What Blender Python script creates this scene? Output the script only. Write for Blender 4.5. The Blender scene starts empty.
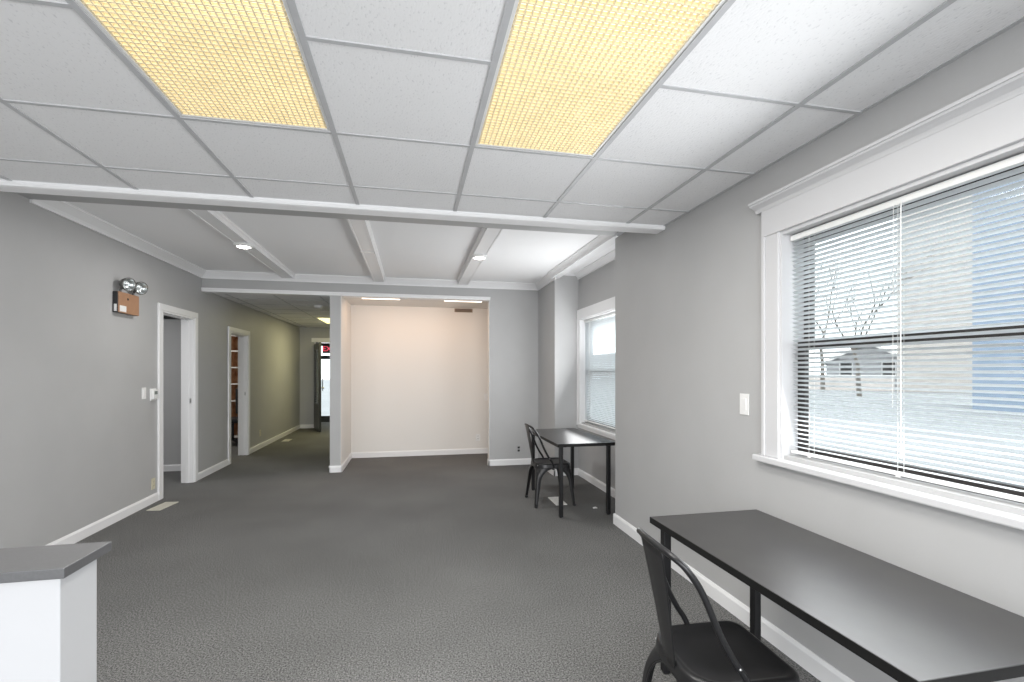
import bpy, bmesh, math, random
from mathutils import Vector, Matrix
random.seed(7)
sc = bpy.context.scene
PI = math.pi

# ------------------------------------------------------------------ camera
cam_d = bpy.data.cameras.new('camera')
cam = bpy.data.objects.new('camera', cam_d)
sc.collection.objects.link(cam)
cam.location = (0, 0, 1.38)
cam.rotation_euler = (PI / 2, 0, -0.2073)
cam_d.sensor_fit = 'HORIZONTAL'
cam_d.sensor_width = 36.0
cam_d.lens = 36.0 * 473.0 / 1024.0
cam_d.shift_y = 30.0 / 1024.0
cam_d.clip_start = 0.02
cam_d.clip_end = 300
sc.camera = cam

# ------------------------------------------------------------------ world, big lights, exposure
w = bpy.data.worlds.new('sky')
sc.world = w
w.use_nodes = True
nt = w.node_tree
nt.nodes.clear()
wo = nt.nodes.new('ShaderNodeOutputWorld')
bg = nt.nodes.new('ShaderNodeBackground')
bg.inputs['Color'].default_value = (0.95, 0.975, 1.0, 1)
bg.inputs['Strength'].default_value = 3.6
nt.links.new(bg.outputs[0], wo.inputs[0])


def area(name, loc, rot, sx, sy, power, col=(1, 1, 1)):
    d = bpy.data.lights.new(name, 'AREA')
    d.shape = 'RECTANGLE'
    d.size = sx
    d.size_y = sy
    d.energy = power
    d.color = col
    o = bpy.data.objects.new(name, d)
    o.location = loc
    o.rotation_euler = rot
    sc.collection.objects.link(o)
    return o


# unseen fill light added behind the camera, and daylight of the two side windows
area('rear_fill_light', (-0.6, -2.8, 1.15), (math.radians(107), 0, 0), 4.3, 2.2, 150, (0.975, 0.985, 1.0))
area('side_window_daylight', (1.73, 1.27, 1.5), (math.radians(74), 0, math.radians(90)), 1.4, 1.0, 26, (0.97, 0.985, 1.0))
area('bay_window_daylight', (2.09, 5.0, 1.35), (math.radians(116), 0, math.radians(90)), 1.1, 1.2, 30, (0.98, 0.99, 1.0))
# light thrown down by the ceiling panels and the two beam lights
area('left_panel_light', (-0.643, 1.59, 2.415), (0, 0, 0), 0.55, 1.15, 40, (1.0, 0.985, 0.955))
area('right_panel_light', (0.577, 1.59, 2.415), (0, 0, 0), 0.55, 1.15, 20, (1.0, 0.985, 0.955))
area('left_beam_light', (-1.61, 5.05, 2.57), (0, 0, 0), 0.14, 0.14, 13, (1.0, 0.98, 0.95))
area('right_beam_light', (0.70, 5.03, 2.57), (0, 0, 0), 0.14, 0.14, 12, (1.0, 0.98, 0.95))
area('hall_panel_light', (-1.585, 10.55, 2.425), (0, 0, 0), 0.5, 1.1, 20, (1.0, 0.92, 0.52))
area('alcove_strip_light', (0.1, 7.10, 2.40), (math.radians(20), 0, 0), 1.7, 0.1, 6.5, (1.0, 0.64, 0.40))
sc.view_settings.view_transform = 'Standard'
sc.view_settings.look = 'None'
sc.view_settings.exposure = 0.13
sc.view_settings.gamma = 1.0
sc.view_settings.use_curve_mapping = False
sc.cycles.max_bounces = 10
sc.cycles.diffuse_bounces = 6
sc.cycles.transparent_max_bounces = 16


# ------------------------------------------------------------------ materials
def mat(name, col, rough=0.6, metal=0.0, spec=0.5, bump=None, var=None, emit=None, coat=0.0):
    """procedural principled material; bump=(scale, strength, distance); var=(scale, colour2, lo, hi)"""
    m = bpy.data.materials.new(name)
    m.use_nodes = True
    n = m.node_tree.nodes
    l = m.node_tree.links
    b = n['Principled BSDF']
    b.inputs['Base Color'].default_value = (*col, 1)
    b.inputs['Roughness'].default_value = rough
    b.inputs['Metallic'].default_value = metal
    b.inputs['Specular IOR Level'].default_value = spec
    b.inputs['Coat Weight'].default_value = coat
    tc = n.new('ShaderNodeTexCoord')
    if var:
        nz = n.new('ShaderNodeTexNoise')
        nz.inputs['Scale'].default_value = var[0]
        nz.inputs['Detail'].default_value = 3
        l.new(tc.outputs['Object'], nz.inputs['Vector'])
        cr = n.new('ShaderNodeValToRGB')
        cr.color_ramp.elements[0].position = var[2]
        cr.color_ramp.elements[1].position = var[3]
        cr.color_ramp.elements[0].color = (*var[1], 1)
        cr.color_ramp.elements[1].color = (*col, 1)
        l.new(nz.outputs['Fac'], cr.inputs[0])
        l.new(cr.outputs[0], b.inputs['Base Color'])
    if bump:
        nb = n.new('ShaderNodeTexNoise')
        nb.inputs['Scale'].default_value = bump[0]
        nb.inputs['Detail'].default_value = 4
        l.new(tc.outputs['Object'], nb.inputs['Vector'])
        bp = n.new('ShaderNodeBump')
        bp.inputs['Strength'].default_value = bump[1]
        bp.inputs['Distance'].default_value = bump[2]
        l.new(nb.outputs['Fac'], bp.inputs['Height'])
        l.new(bp.outputs[0], b.inputs['Normal'])
    if emit:
        b.inputs['Emission Color'].default_value = (*emit[0], 1)
        b.inputs['Emission Strength'].default_value = emit[1]
    return m


M = {}
M['wall'] = mat('grey_wall_paint', (0.44, 0.44, 0.44), 0.5, spec=0.35, bump=(60, 0.12, 0.004), var=(2.0, (0.42, 0.42, 0.42), 0.35, 0.65))
M['half_wall'] = mat('white_melamine', (0.39, 0.392, 0.40), 0.4, var=(3, (0.38, 0.382, 0.39), 0.4, 0.6))
M['wall_white'] = mat('white_wall_paint', (0.76, 0.74, 0.71), 0.6, spec=0.25, bump=(60, 0.12, 0.004))
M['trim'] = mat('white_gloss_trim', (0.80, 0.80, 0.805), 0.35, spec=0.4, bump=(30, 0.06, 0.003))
M['trim_dimmed'] = mat('white_trim_dimmed', (0.57, 0.57, 0.58), 0.35, spec=0.4, bump=(30, 0.06, 0.003))  # same white trim, colour darkened to offset strong light at the big window
M['ceil_paint'] = mat('white_ceiling_paint', (0.88, 0.88, 0.885), 0.7, spec=0.2, bump=(40, 0.1, 0.003))
M['tee'] = mat('painted_steel_tee', (0.50, 0.505, 0.515), 0.45, spec=0.4, var=(12, (0.47, 0.475, 0.485), 0.4, 0.6))
M['black_metal'] = mat('black_powder_coat', (0.008, 0.008, 0.009), 0.45, spec=0.35, bump=(300, 0.05, 0.0006))
M['gun_metal'] = mat('dark_satin_metal', (0.014, 0.014, 0.015), 0.34, metal=0.2, spec=0.45, bump=(250, 0.05, 0.0006))
M['bolt'] = mat('zinc_bolt', (0.6, 0.6, 0.6), 0.3, metal=1.0, var=(40, (0.5, 0.5, 0.5), 0.4, 0.6))
M['desk_top'] = mat('black_laminate', (0.03, 0.029, 0.028), 0.34, spec=0.5, bump=(400, 0.04, 0.0004), var=(9, (0.026, 0.025, 0.025), 0.4, 0.6))
M['desk_edge'] = mat('black_edge_band', (0.007, 0.007, 0.007), 0.45, spec=0.3, var=(30, (0.006, 0.006, 0.006), 0.4, 0.6))
M['cap'] = mat('grey_laminate_cap', (0.075, 0.075, 0.078), 0.4, spec=0.5, var=(260, (0.068, 0.068, 0.07), 0.4, 0.6))
M['plastic'] = mat('white_plastic', (0.80, 0.80, 0.79), 0.35, var=(20, (0.77, 0.77, 0.76), 0.4, 0.6))
M['ivory'] = mat('ivory_plastic', (0.66, 0.62, 0.47), 0.4, var=(20, (0.6, 0.57, 0.43), 0.4, 0.6))
M['dark_plastic'] = mat('black_plastic', (0.02, 0.02, 0.022), 0.4, var=(30, (0.016, 0.016, 0.018), 0.4, 0.6))
M['screen'] = mat('grey_display', (0.25, 0.28, 0.27), 0.2, var=(30, (0.22, 0.25, 0.24), 0.4, 0.6))
M['tan_cover'] = mat('tan_metal_cover', (0.37, 0.205, 0.118), 0.45, var=(30, (0.35, 0.19, 0.11), 0.4, 0.6))
M['chrome'] = mat('chrome_reflector', (0.8, 0.8, 0.8), 0.3, metal=1.0, var=(25, (0.65, 0.65, 0.65), 0.4, 0.6))
M['lamp_rim'] = mat('grey_lamp_shell', (0.16, 0.155, 0.15), 0.35, metal=0.4, var=(25, (0.13, 0.13, 0.125), 0.4, 0.6))
M['bronze'] = mat('dark_bronze_sash', (0.022, 0.018, 0.017), 0.45, var=(20, (0.017, 0.014, 0.013), 0.4, 0.6))
M['dark_door'] = mat('dark_painted_door', (0.035, 0.037, 0.036), 0.35, var=(6, (0.03, 0.032, 0.031), 0.4, 0.6))
M['register'] = mat('beige_register_steel', (0.60, 0.58, 0.50), 0.4, var=(20, (0.56, 0.54, 0.46), 0.4, 0.6))
M['register_w'] = mat('white_register_steel', (0.72, 0.72, 0.70), 0.4, var=(20, (0.68, 0.68, 0.66), 0.4, 0.6))
M['slot'] = mat('dark_slot', (0.03, 0.03, 0.03), 0.8, var=(20, (0.025, 0.025, 0.025), 0.4, 0.6))
M['wood'] = mat('orange_pine', (0.56, 0.33, 0.2), 0.5, var=(8, (0.40, 0.20, 0.10), 0.4, 0.6))
M['cord'] = mat('white_cord', (0.75, 0.75, 0.73), 0.7, var=(60, (0.7, 0.7, 0.68), 0.4, 0.6))
M['tan_vent'] = mat('tan_vent_steel', (0.34, 0.25, 0.18), 0.5, var=(30, (0.3, 0.22, 0.16), 0.4, 0.6))
M['beige_side'] = mat('beige_siding', (0.46, 0.42, 0.39), 0.8, bump=(6, 0.2, 0.02), var=(2, (0.42, 0.38, 0.35), 0.4, 0.6))
M['blue_side'] = mat('blue_grey_siding', (0.22, 0.27, 0.35), 0.8, bump=(6, 0.2, 0.02), var=(2, (0.20, 0.25, 0.32), 0.4, 0.6))
M['house_side'] = mat('grey_house_siding', (0.30, 0.30, 0.31), 0.8, var=(2, (0.27, 0.27, 0.28), 0.4, 0.6))
M['roof'] = mat('grey_shingles', (0.12, 0.12, 0.13), 0.9, bump=(20, 0.4, 0.02), var=(6, (0.09, 0.09, 0.1), 0.4, 0.6))
M['out_white'] = mat('white_outdoor_trim', (0.7, 0.69, 0.68), 0.6, var=(4, (0.65, 0.64, 0.63), 0.4, 0.6))
M['bark'] = mat('grey_bark', (0.16, 0.14, 0.12), 0.9, bump=(30, 0.5, 0.02), var=(10, (0.11, 0.095, 0.08), 0.4, 0.6))
M['ground'] = mat('pale_concrete_paving', (0.235, 0.24, 0.245), 0.9, bump=(5, 0.2, 0.02), var=(0.6, (0.205, 0.21, 0.215), 0.4, 0.6))
M['lower_panel'] = mat('pale_pink_stucco', (0.55, 0.49, 0.46), 0.9, var=(2, (0.5, 0.45, 0.42), 0.4, 0.6))


def ceiling_tile_mat():
    m = mat('fissured_ceiling_tile', (0.74, 0.745, 0.755), 0.85, spec=0.15)
    n, l = m.node_tree.nodes, m.node_tree.links
    b = n['Principled BSDF']
    tc = n.new('ShaderNodeTexCoord')
    nz = n.new('ShaderNodeTexNoise')
    nz.inputs['Scale'].default_value = 130
    nz.inputs['Detail'].default_value = 3
    mp = n.new('ShaderNodeMapping')
    mp.inputs['Scale'].default_value = (1.0, 0.45, 1)
    mp.inputs['Rotation'].default_value = (0, 0, 0.6)
    l.new(tc.outputs['Object'], mp.inputs[0])
    l.new(mp.outputs[0], nz.inputs['Vector'])
    cr = n.new('ShaderNodeValToRGB')
    cr.color_ramp.elements[0].position = 0.30
    cr.color_ramp.elements[0].color = (0.68, 0.68, 0.69, 1)
    cr.color_ramp.elements[1].position = 0.40
    cr.color_ramp.elements[1].color = (0.81, 0.81, 0.815, 1)
    l.new(nz.outputs['Fac'], cr.inputs[0])
    l.new(cr.outputs[0], b.inputs['Base Color'])
    bp = n.new('ShaderNodeBump')
    bp.inputs['Strength'].default_value = 0.35
    bp.inputs['Distance'].default_value = 0.004
    l.new(nz.outputs['Fac'], bp.inputs['Height'])
    l.new(bp.outputs[0], b.inputs['Normal'])
    return m


def carpet_mat():
    m = mat('charcoal_loop_carpet', (0.08, 0.08, 0.078), 0.95, spec=0.1)
    n, l = m.node_tree.nodes, m.node_tree.links
    b = n['Principled BSDF']
    tc = n.new('ShaderNodeTexCoord')
    a = n.new('ShaderNodeTexNoise')
    a.inputs['Scale'].default_value = 125
    a.inputs['Detail'].default_value = 4
    a.inputs['Roughness'].default_value = 0.75
    l.new(tc.outputs['Object'], a.inputs['Vector'])
    cr = n.new('ShaderNodeValToRGB')
    e = cr.color_ramp.elements
    e[0].position = 0.37
    e[0].color = (0.034, 0.034, 0.033, 1)
    e[1].position = 0.64
    e[1].color = (0.27, 0.269, 0.264, 1)
    l.new(a.outputs['Fac'], cr.inputs[0])
    big = n.new('ShaderNodeTexNoise')
    big.inputs['Scale'].default_value = 0.9
    big.inputs['Detail'].default_value = 5
    l.new(tc.outputs['Object'], big.inputs['Vector'])
    br = n.new('ShaderNodeValToRGB')
    br.color_ramp.elements[0].position = 0.35
    br.color_ramp.elements[0].color = (0.86, 0.86, 0.86, 1)
    br.color_ramp.elements[1].position = 0.65
    br.color_ramp.elements[1].color = (1.06, 1.06, 1.06, 1)
    l.new(big.outputs['Fac'], br.inputs[0])
    mx = n.new('ShaderNodeMix')
    mx.data_type = 'RGBA'
    mx.blend_type = 'MULTIPLY'
    mx.inputs['Factor'].default_value = 1
    l.new(cr.outputs[0], mx.inputs[6])
    l.new(br.outputs[0], mx.inputs[7])
    l.new(mx.outputs[2], b.inputs['Base Color'])
    bp = n.new('ShaderNodeBump')
    bp.inputs['Strength'].default_value = 0.6
    bp.inputs['Distance'].default_value = 0.006
    l.new(a.outputs['Fac'], bp.inputs['Height'])
    l.new(bp.outputs[0], b.inputs['Normal'])
    return m


def glow_mat(name, col, strength, var=0.0):
    m = bpy.data.materials.new(name)
    m.use_nodes = True
    n, l = m.node_tree.nodes, m.node_tree.links
    n.clear()
    o = n.new('ShaderNodeOutputMaterial')
    e = n.new('ShaderNodeEmission')
    e.inputs['Color'].default_value = (*col, 1)
    e.inputs['Strength'].default_value = strength
    if var:
        tc = n.new('ShaderNodeTexCoord')
        wv = n.new('ShaderNodeTexNoise')
        wv.inputs['Scale'].default_value = 3.0
        l.new(tc.outputs['Object'], wv.inputs['Vector'])
        mr = n.new('ShaderNodeMapRange')
        mr.inputs['From Min'].default_value = 0.3
        mr.inputs['From Max'].default_value = 0.7
        mr.inputs['To Min'].default_value = strength * (1 - var)
        mr.inputs['To Max'].default_value = strength * (1 + var)
        l.new(wv.outputs['Fac'], mr.inputs['Value'])
        l.new(mr.outputs[0], e.inputs['Strength'])
    l.new(e.outputs[0], o.inputs[0])
    return m


def glass_mat():
    m = bpy.data.materials.new('window_glass')
    m.use_nodes = True
    n, l = m.node_tree.nodes, m.node_tree.links
    n.clear()
    o = n.new('ShaderNodeOutputMaterial')
    t = n.new('ShaderNodeBsdfTransparent')
    t.inputs['Color'].default_value = (0.9, 0.93, 0.93, 1)
    g = n.new('ShaderNodeBsdfGlossy')
    g.inputs['Roughness'].default_value = 0.02
    lw = n.new('ShaderNodeLayerWeight')
    lw.inputs['Blend'].default_value = 0.5
    pw = n.new('ShaderNodeMath')
    pw.operation = 'POWER'
    pw.inputs[1].default_value = 5
    l.new(lw.outputs['Facing'], pw.inputs[0])
    f = n.new('ShaderNodeMath')
    f.operation = 'MULTIPLY_ADD'
    f.inputs[1].default_value = 0.85
    f.inputs[2].default_value = 0.03
    l.new(pw.outputs[0], f.inputs[0])
    mx = n.new('ShaderNodeMixShader')
    l.new(f.outputs[0], mx.inputs[0])
    l.new(t.outputs[0], mx.inputs[1])
    l.new(g.outputs[0], mx.inputs[2])
    l.new(mx.outputs[0], o.inputs[0])
    return m


def slat_mat():
    m = bpy.data.materials.new('white_vinyl_slat')
    m.use_nodes = True
    n, l = m.node_tree.nodes, m.node_tree.links
    n.clear()
    o = n.new('ShaderNodeOutputMaterial')
    d = n.new('ShaderNodeBsdfDiffuse')
    d.inputs['Color'].default_value = (0.74, 0.75, 0.76, 1)
    t = n.new('ShaderNodeBsdfTranslucent')
    t.inputs['Color'].default_value = (0.84, 0.86, 0.87, 1)
    mx = n.new('ShaderNodeMixShader')
    mx.inputs[0].default_value = 0.55
    l.new(d.outputs[0], mx.inputs[1])
    l.new(t.outputs[0], mx.inputs[2])
    l.new(mx.outputs[0], o.inputs[0])
    return m


M['tile'] = ceiling_tile_mat()
M['carpet'] = carpet_mat()
M['glass'] = glass_mat()
M['slat'] = slat_mat()
M['panel_glow'] = glow_mat('warm_tube_light', (1.0, 0.86, 0.56), 1.9, 0.12)
M['louver'] = mat('ivory_louver', (0.84, 0.74, 0.52), 0.5, var=(14, (0.80, 0.70, 0.48), 0.4, 0.6))
M['hall_glow'] = glow_mat('yellow_panel_light', (1.0, 0.88, 0.40), 2.0)
M['alcove_glow'] = glow_mat('warm_strip_light', (1.0, 0.84, 0.70), 4.0)
M['led_glow'] = glow_mat('white_led_light', (1.0, 0.97, 0.92), 14.0)
M['red_glow'] = glow_mat('red_letter_light', (1.0, 0.10, 0.16), 1.1)


# ------------------------------------------------------------------ mesh helpers
class MB:
    def __init__(self):
        self.bm = bmesh.new()

    def box(self, a, b, mx=None):
        x0, y0, z0 = a
        x1, y1, z1 = b
        x0, x1 = min(x0, x1), max(x0, x1)
        y0, y1 = min(y0, y1), max(y0, y1)
        z0, z1 = min(z0, z1), max(z0, z1)
        vs = [self.bm.verts.new(v) for v in ((x0, y0, z0), (x1, y0, z0), (x1, y1, z0), (x0, y1, z0),
                                             (x0, y0, z1), (x1, y0, z1), (x1, y1, z1), (x0, y1, z1))]
        for f in ((0, 3, 2, 1), (4, 5, 6, 7), (0, 1, 5, 4), (1, 2, 6, 5), (2, 3, 7, 6), (3, 0, 4, 7)):
            self.bm.faces.new([vs[i] for i in f])
        if mx is not None:
            for v in vs:
                v.co = mx @ v.co
        return self

    def prism(self, pts, d, close=True):
        """closed polygon pts (3D) extruded by vector d"""
        d = Vector(d)
        a = [self.bm.verts.new(p) for p in pts]
        b = [self.bm.verts.new(Vector(p) + d) for p in pts]
        n = len(pts)
        self.bm.faces.new(a[::-1])
        self.bm.faces.new(b)
        for i in range(n):
            self.bm.faces.new((a[i], a[(i + 1) % n], b[(i + 1) % n], b[i]))
        return self

    def tube(self, path, r, seg=10, closed=False, r_end=None):
        path = [Vector(p) for p in path]
        n = len(path)
        rings = []
        prev = None
        for i, p in enumerate(path):
            if closed:
                t = path[(i + 1) % n] - path[i - 1]
            else:
                t = path[min(i + 1, n - 1)] - path[max(i - 1, 0)]
            t.normalize()
            if prev is None:
                u = t.orthogonal().normalized()
            else:
                u = (prev - t * prev.dot(t)).normalized()
            prev = u
            v = t.cross(u)
            rr = r if r_end is None else r + (r_end - r) * i / (n - 1)
            rings.append([self.bm.verts.new(p + (u * math.cos(2 * PI * k / seg) + v * math.sin(2 * PI * k / seg)) * rr) for k in range(seg)])
        for i in range(n if closed else n - 1):
            A, B = rings[i], rings[(i + 1) % n]
            for k in range(seg):
                self.bm.faces.new((A[k], A[(k + 1) % seg], B[(k + 1) % seg], B[k]))
        if not closed:
            self.bm.faces.new(rings[0][::-1])
            self.bm.faces.new(rings[-1])
        return self

    def lathe(self, prof, center, axis=(0, 0, 1), seg=28):
        """prof list of (r, h) along axis; closes ends where r == 0"""
        ax = Vector(axis).normalized()
        u = ax.orthogonal().normalized()
        v = ax.cross(u)
        c = Vector(center)
        rings = []
        for r, h in prof:
            if r < 1e-6:
                rings.append([self.bm.verts.new(c + ax * h)])
            else:
                rings.append([self.bm.verts.new(c + ax * h + (u * math.cos(2 * PI * k / seg) + v * math.sin(2 * PI * k / seg)) * r) for k in range(seg)])
        for A, B in zip(rings, rings[1:]):
            for k in range(seg):
                k2 = (k + 1) % seg
                if len(A) == 1 and len(B) == 1:
                    continue
                if len(A) == 1:
                    self.bm.faces.new((A[0], B[k2], B[k]))
                elif len(B) == 1:
                    self.bm.faces.new((A[k], A[k2], B[0]))
                else:
                    self.bm.faces.new((A[k], A[k2], B[k2], B[k]))
        return self

    def grid(self, rows):
        vv = [[self.bm.verts.new(p) for p in r] for r in rows]
        for A, B in zip(vv, vv[1:]):
            for k in range(len(A) - 1):
                self.bm.faces.new((A[k], A[k + 1], B[k + 1], B[k]))
        return self

    def build(self, name, material, parent=None, smooth=False, bevel=0, solid=0, loc=None, subsurf=0):
        bmesh.ops.recalc_face_normals(self.bm, faces=self.bm.faces)
        me = bpy.data.meshes.new(name)
        self.bm.to_mesh(me)
        self.bm.free()
        o = bpy.data.objects.new(name, me)
        sc.collection.objects.link(o)
        me.materials.append(material)
        if smooth:
            for p in me.polygons:
                p.use_smooth = True
        if solid:
            md = o.modifiers.new('solid', 'SOLIDIFY')
            md.thickness = solid
            md.offset = 0
        if bevel:
            md = o.modifiers.new('bevel', 'BEVEL')
            md.width = bevel
            md.segments = 2
            md.limit_method = 'ANGLE'
            md.angle_limit = math.radians(40)
        if subsurf:
            md = o.modifiers.new('sub', 'SUBSURF')
            md.levels = subsurf
            md.render_levels = subsurf
        if parent is not None:
            o.parent = parent
        if loc is not None:
            o.location = loc
        return o


def tag(o, label=None, cat=None, group=None, kind=None):
    if label:
        o['label'] = label
    if cat:
        o['category'] = cat
    if group:
        o['group'] = group
    if kind:
        o['kind'] = kind
    return o


def thing(name, label, cat, loc=(0, 0, 0), rz=0, group=None):
    o = bpy.data.objects.new(name, None)
    o.empty_display_size = 0.05
    sc.collection.objects.link(o)
    o.location = loc
    o.rotation_euler = (0, 0, rz)
    return tag(o, label, cat, group)


def struct_empty(name, loc=(0, 0, 0)):
    o = bpy.data.objects.new(name, None)
    o.empty_display_size = 0.05
    sc.collection.objects.link(o)
    o.location = loc
    o['kind'] = 'structure'
    return o


def struct(name, mb, material, bevel=0, smooth=False):
    o = mb.build(name, material, bevel=bevel, smooth=smooth)
    o['kind'] = 'structure'
    return o


def copy_tree(o, parent=None):
    c = o.copy()
    sc.collection.objects.link(c)
    if parent is not None:
        c.parent = parent
    for ch in [x for x in sc.objects if x.parent == o]:
        copy_tree(ch, c)
    return c


# ------------------------------------------------------------------ room dimensions
XL, XR, XA = -2.66, 1.79, 2.16           # left wall, right wall, window bay wall
XP = 1.83                                # pier face
YB = 6.80                                # back header / back wall
YC = 3.13                                # end of the dropped ceiling
YR = -1.2                                # room left open behind the camera, letting skylight in
H = 2.43
HC = 2.67                                # coffered ceiling
HALL_END = 12.2
AL_BACK = 7.86

# floor
struct('floor', MB().box((-5.6, -2.2, -0.08), (2.3, 14.6, 0)), M['carpet'])

# left wall with two door openings
D1 = (5.80, 6.55, 2.03)
D2 = (7.76, 8.50, 1.96)
wl = MB()
wl.box((XL - 0.12, YR, 0), (XL, D1[0], HC + 0.1))
wl.box((XL - 0.12, D1[0], D1[2]), (XL, D1[1], HC + 0.1))
wl.box((XL - 0.12, D1[1], 0), (XL, D2[0], HC + 0.1))
wl.box((XL - 0.12, D2[0], D2[2]), (XL, D2[1], HC + 0.1))
wl.box((XL - 0.12, D2[1], 0), (XL, HALL_END + 2.3, HC + 0.1))
struct('wall_left', wl, M['wall'])

# right wall with the big window, stopping short of the coffered ceiling
W1 = (0.50, 2.018, 0.965, 2.055)
wr = MB()
T = 0.16
wr.box((XR, YR, 0), (XR + T, W1[0], 2.575))
wr.box((XR, W1[0], 0), (XR + T, W1[1], W1[2]))
wr.box((XR, W1[0], W1[3]), (XR + T, W1[1], 2.575))
wr.box((XR, W1[1], 0), (XR + T, 3.985, 2.575))
wr.box((XR + T, 3.80, 0), (XA + 0.14, 3.985, 2.8))
struct('wall_right', wr, M['wall'])

# window bay wall
W2 = (4.42, 5.87, 0.715, 2.045)
wb = MB()
wb.box((XA, 3.985, 0), (XA + 0.15, W2[0], 2.8))
wb.box((XA, W2[0], 0), (XA + 0.15, W2[1], W2[2]))
wb.box((XA, W2[0], W2[3]), (XA + 0.15, W2[1], 2.8))
wb.box((XA, W2[1], 0), (XA + 0.15, 5.97, 2.8))
struct('wall_bay', wb, M['wall'])
struct('wall_pier', MB().box((XP, 5.97, 0), (XA + 0.15, YB + 0.12, 2.8)), M['wall'])

# back wall: solid part, header over the openings, partition end
OX0, OX1 = -0.96, 1.095
HB = 2.45
wk = MB()
wk.box((OX1, YB, 0), (XP, YB + 0.12, 2.8))
wk.box((XL, YB, HB), (OX1, YB + 0.12, 2.8))
struct('wall_back', wk, M['wall'])
struct('wall_partition', MB().box((-1.10, YB, 0), (OX0, HALL_END, HB)), M['wall'])
al = MB()
al.box((OX0 - 0.001, AL_BACK, 0), (1.75, AL_BACK + 0.1, HB))
al.box((1.65, YB + 0.12, 0), (1.75, AL_BACK, HB))
al.box((OX0, YB + 0.004, 0), (OX0 + 0.006, AL_BACK, HB))       # white lining of the partition side
al.box((OX1, YB + 0.12, 0), (1.65, YB + 0.126, HB))
al.box((OX1 - 0.006, YB + 0.004, 0), (OX1, YB + 0.126, HB))
struct('wall_alcove', al, M['wall_white'])

# hall end wall with doorway
DW = (-2.33, -1.38, 2.08)
he = MB()
he.box((XL, HALL_END, 0), (DW[0], HALL_END + 0.12, HB))
he.box((DW[1], HALL_END, 0), (-0.9, HALL_END + 0.12, HB))
he.box((DW[0], HALL_END, DW[2]), (DW[1], HALL_END + 0.12, HB))
struct('wall_hall_end', he, M['wall'])
ve = MB()
ve.box((-1.20, HALL_END + 0.12, 0), (-1.10, 14.0, HB))
ve.box((XL, 13.6, 2.15), (-1.2, 13.7, HB))
ve.box((XL, 13.6, 0), (-2.52, 13.7, 2.15))
ve.box((-1.45, 13.6, 0), (-1.2, 13.7, 2.15))
struct('wall_vestibule', ve, M['wall'])

# the two side rooms seen through the doors
rm = MB()
rm.box((-5.6, 7.35, 0), (XL - 0.12, 7.45, HC))
rm.box((-5.6, 3.9, 0), (XL - 0.12, 4.0, HC))
rm.box((-5.6, 4.0, 0), (-5.5, 11.5, HC))
rm.box((-5.6, 10.75, 0), (XL - 0.12, 10.85, HC))
struct('wall_side_rooms', rm, M['wall'])
struct('ceiling_side_rooms', MB().box((-5.6, 3.9, 2.43), (XL - 0.12, 10.85, 2.5)), M['ceil_paint'])
area('side_room_fill', (-4.0, 6.0, 2.40), (0, 0, 0), 0.6, 0.6, 22)  # unseen fill added to light the closed first room
area('office_fill', (-4.0, 9.3, 2.40), (0, 0, 0), 0.8, 0.8, 22, (1, 0.95, 0.85))  # another unseen fill, put in to brighten the closed office
struct('trim_dark_strip', MB().box((-5.5, 7.31, 2.10), (XL - 0.125, 7.35, 2.15)), M['slot'])  # dark strip across the far wall of the first side room

# ------------------------------------------------------------------ dropped ceiling with T-bar grid
GX0, GY0, G = -1.558, 2.20, 0.61
LIGHT_CELLS = [(1, 0), (3, 0)]            # column index; two rows long up to GY0


def tee_ceiling(name, xa, xb, ya, yb, gx, gy, z, holes):
    xs = sorted({xa, xb} | {round(gx + G * i, 4) for i in range(-20, 21) if xa < gx + G * i < xb})
    ys = sorted({ya, yb} | {round(gy + G * i, 4) for i in range(-40, 41) if ya < gy + G * i < yb})
    t = MB()
    g = MB()

    def inhole(x, y):
        return any(a < x < b and c < y < d for a, b, c, d in holes)
    for i in range(len(xs) - 1):
        for j in range(len(ys) - 1):
            if not inhole((xs[i] + xs[i + 1]) / 2, (ys[j] + ys[j + 1]) / 2):
                t.box((xs[i] + 0.001, ys[j] + 0.001, z), (xs[i + 1] - 0.001, ys[j + 1] - 0.001, z + 0.015))
    hw = 0.0115
    cw = 0.0085
    for x in xs[1:-1]:
        g.box((x - hw, ya, z - 0.004), (x + hw, yb, z + 0.001))
    for y in ys[1:-1]:
        for i in range(len(xs) - 1):
            if not inhole((xs[i] + xs[i + 1]) / 2, y):
                g.box((xs[i] + hw, y - cw, z - 0.004), (xs[i + 1] - hw, y + cw, z + 0.001))
    # wall angle
    g.box((xa, ya, z - 0.003), (xa + 0.02, yb, z))
    g.box((xb - 0.02, ya, z - 0.003), (xb, yb, z))
    o = struct(name, t, M['tile'])
    g.build('ceiling_grid', M['tee'], o)
    return o


holes = []
for c, _ in LIGHT_CELLS:
    holes.append((GX0 + G * c, GX0 + G * (c + 1), GY0 - 2 * G, GY0))
tee_ceiling('ceiling_front', XL, XR, YR, YC, GX0, GY0, H, holes)
struct('ceiling_slab', MB().box((XL - 0.1, YR, 2.62), (XR + 0.2, 3.2, 2.7)), M['ceil_paint'])


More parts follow.
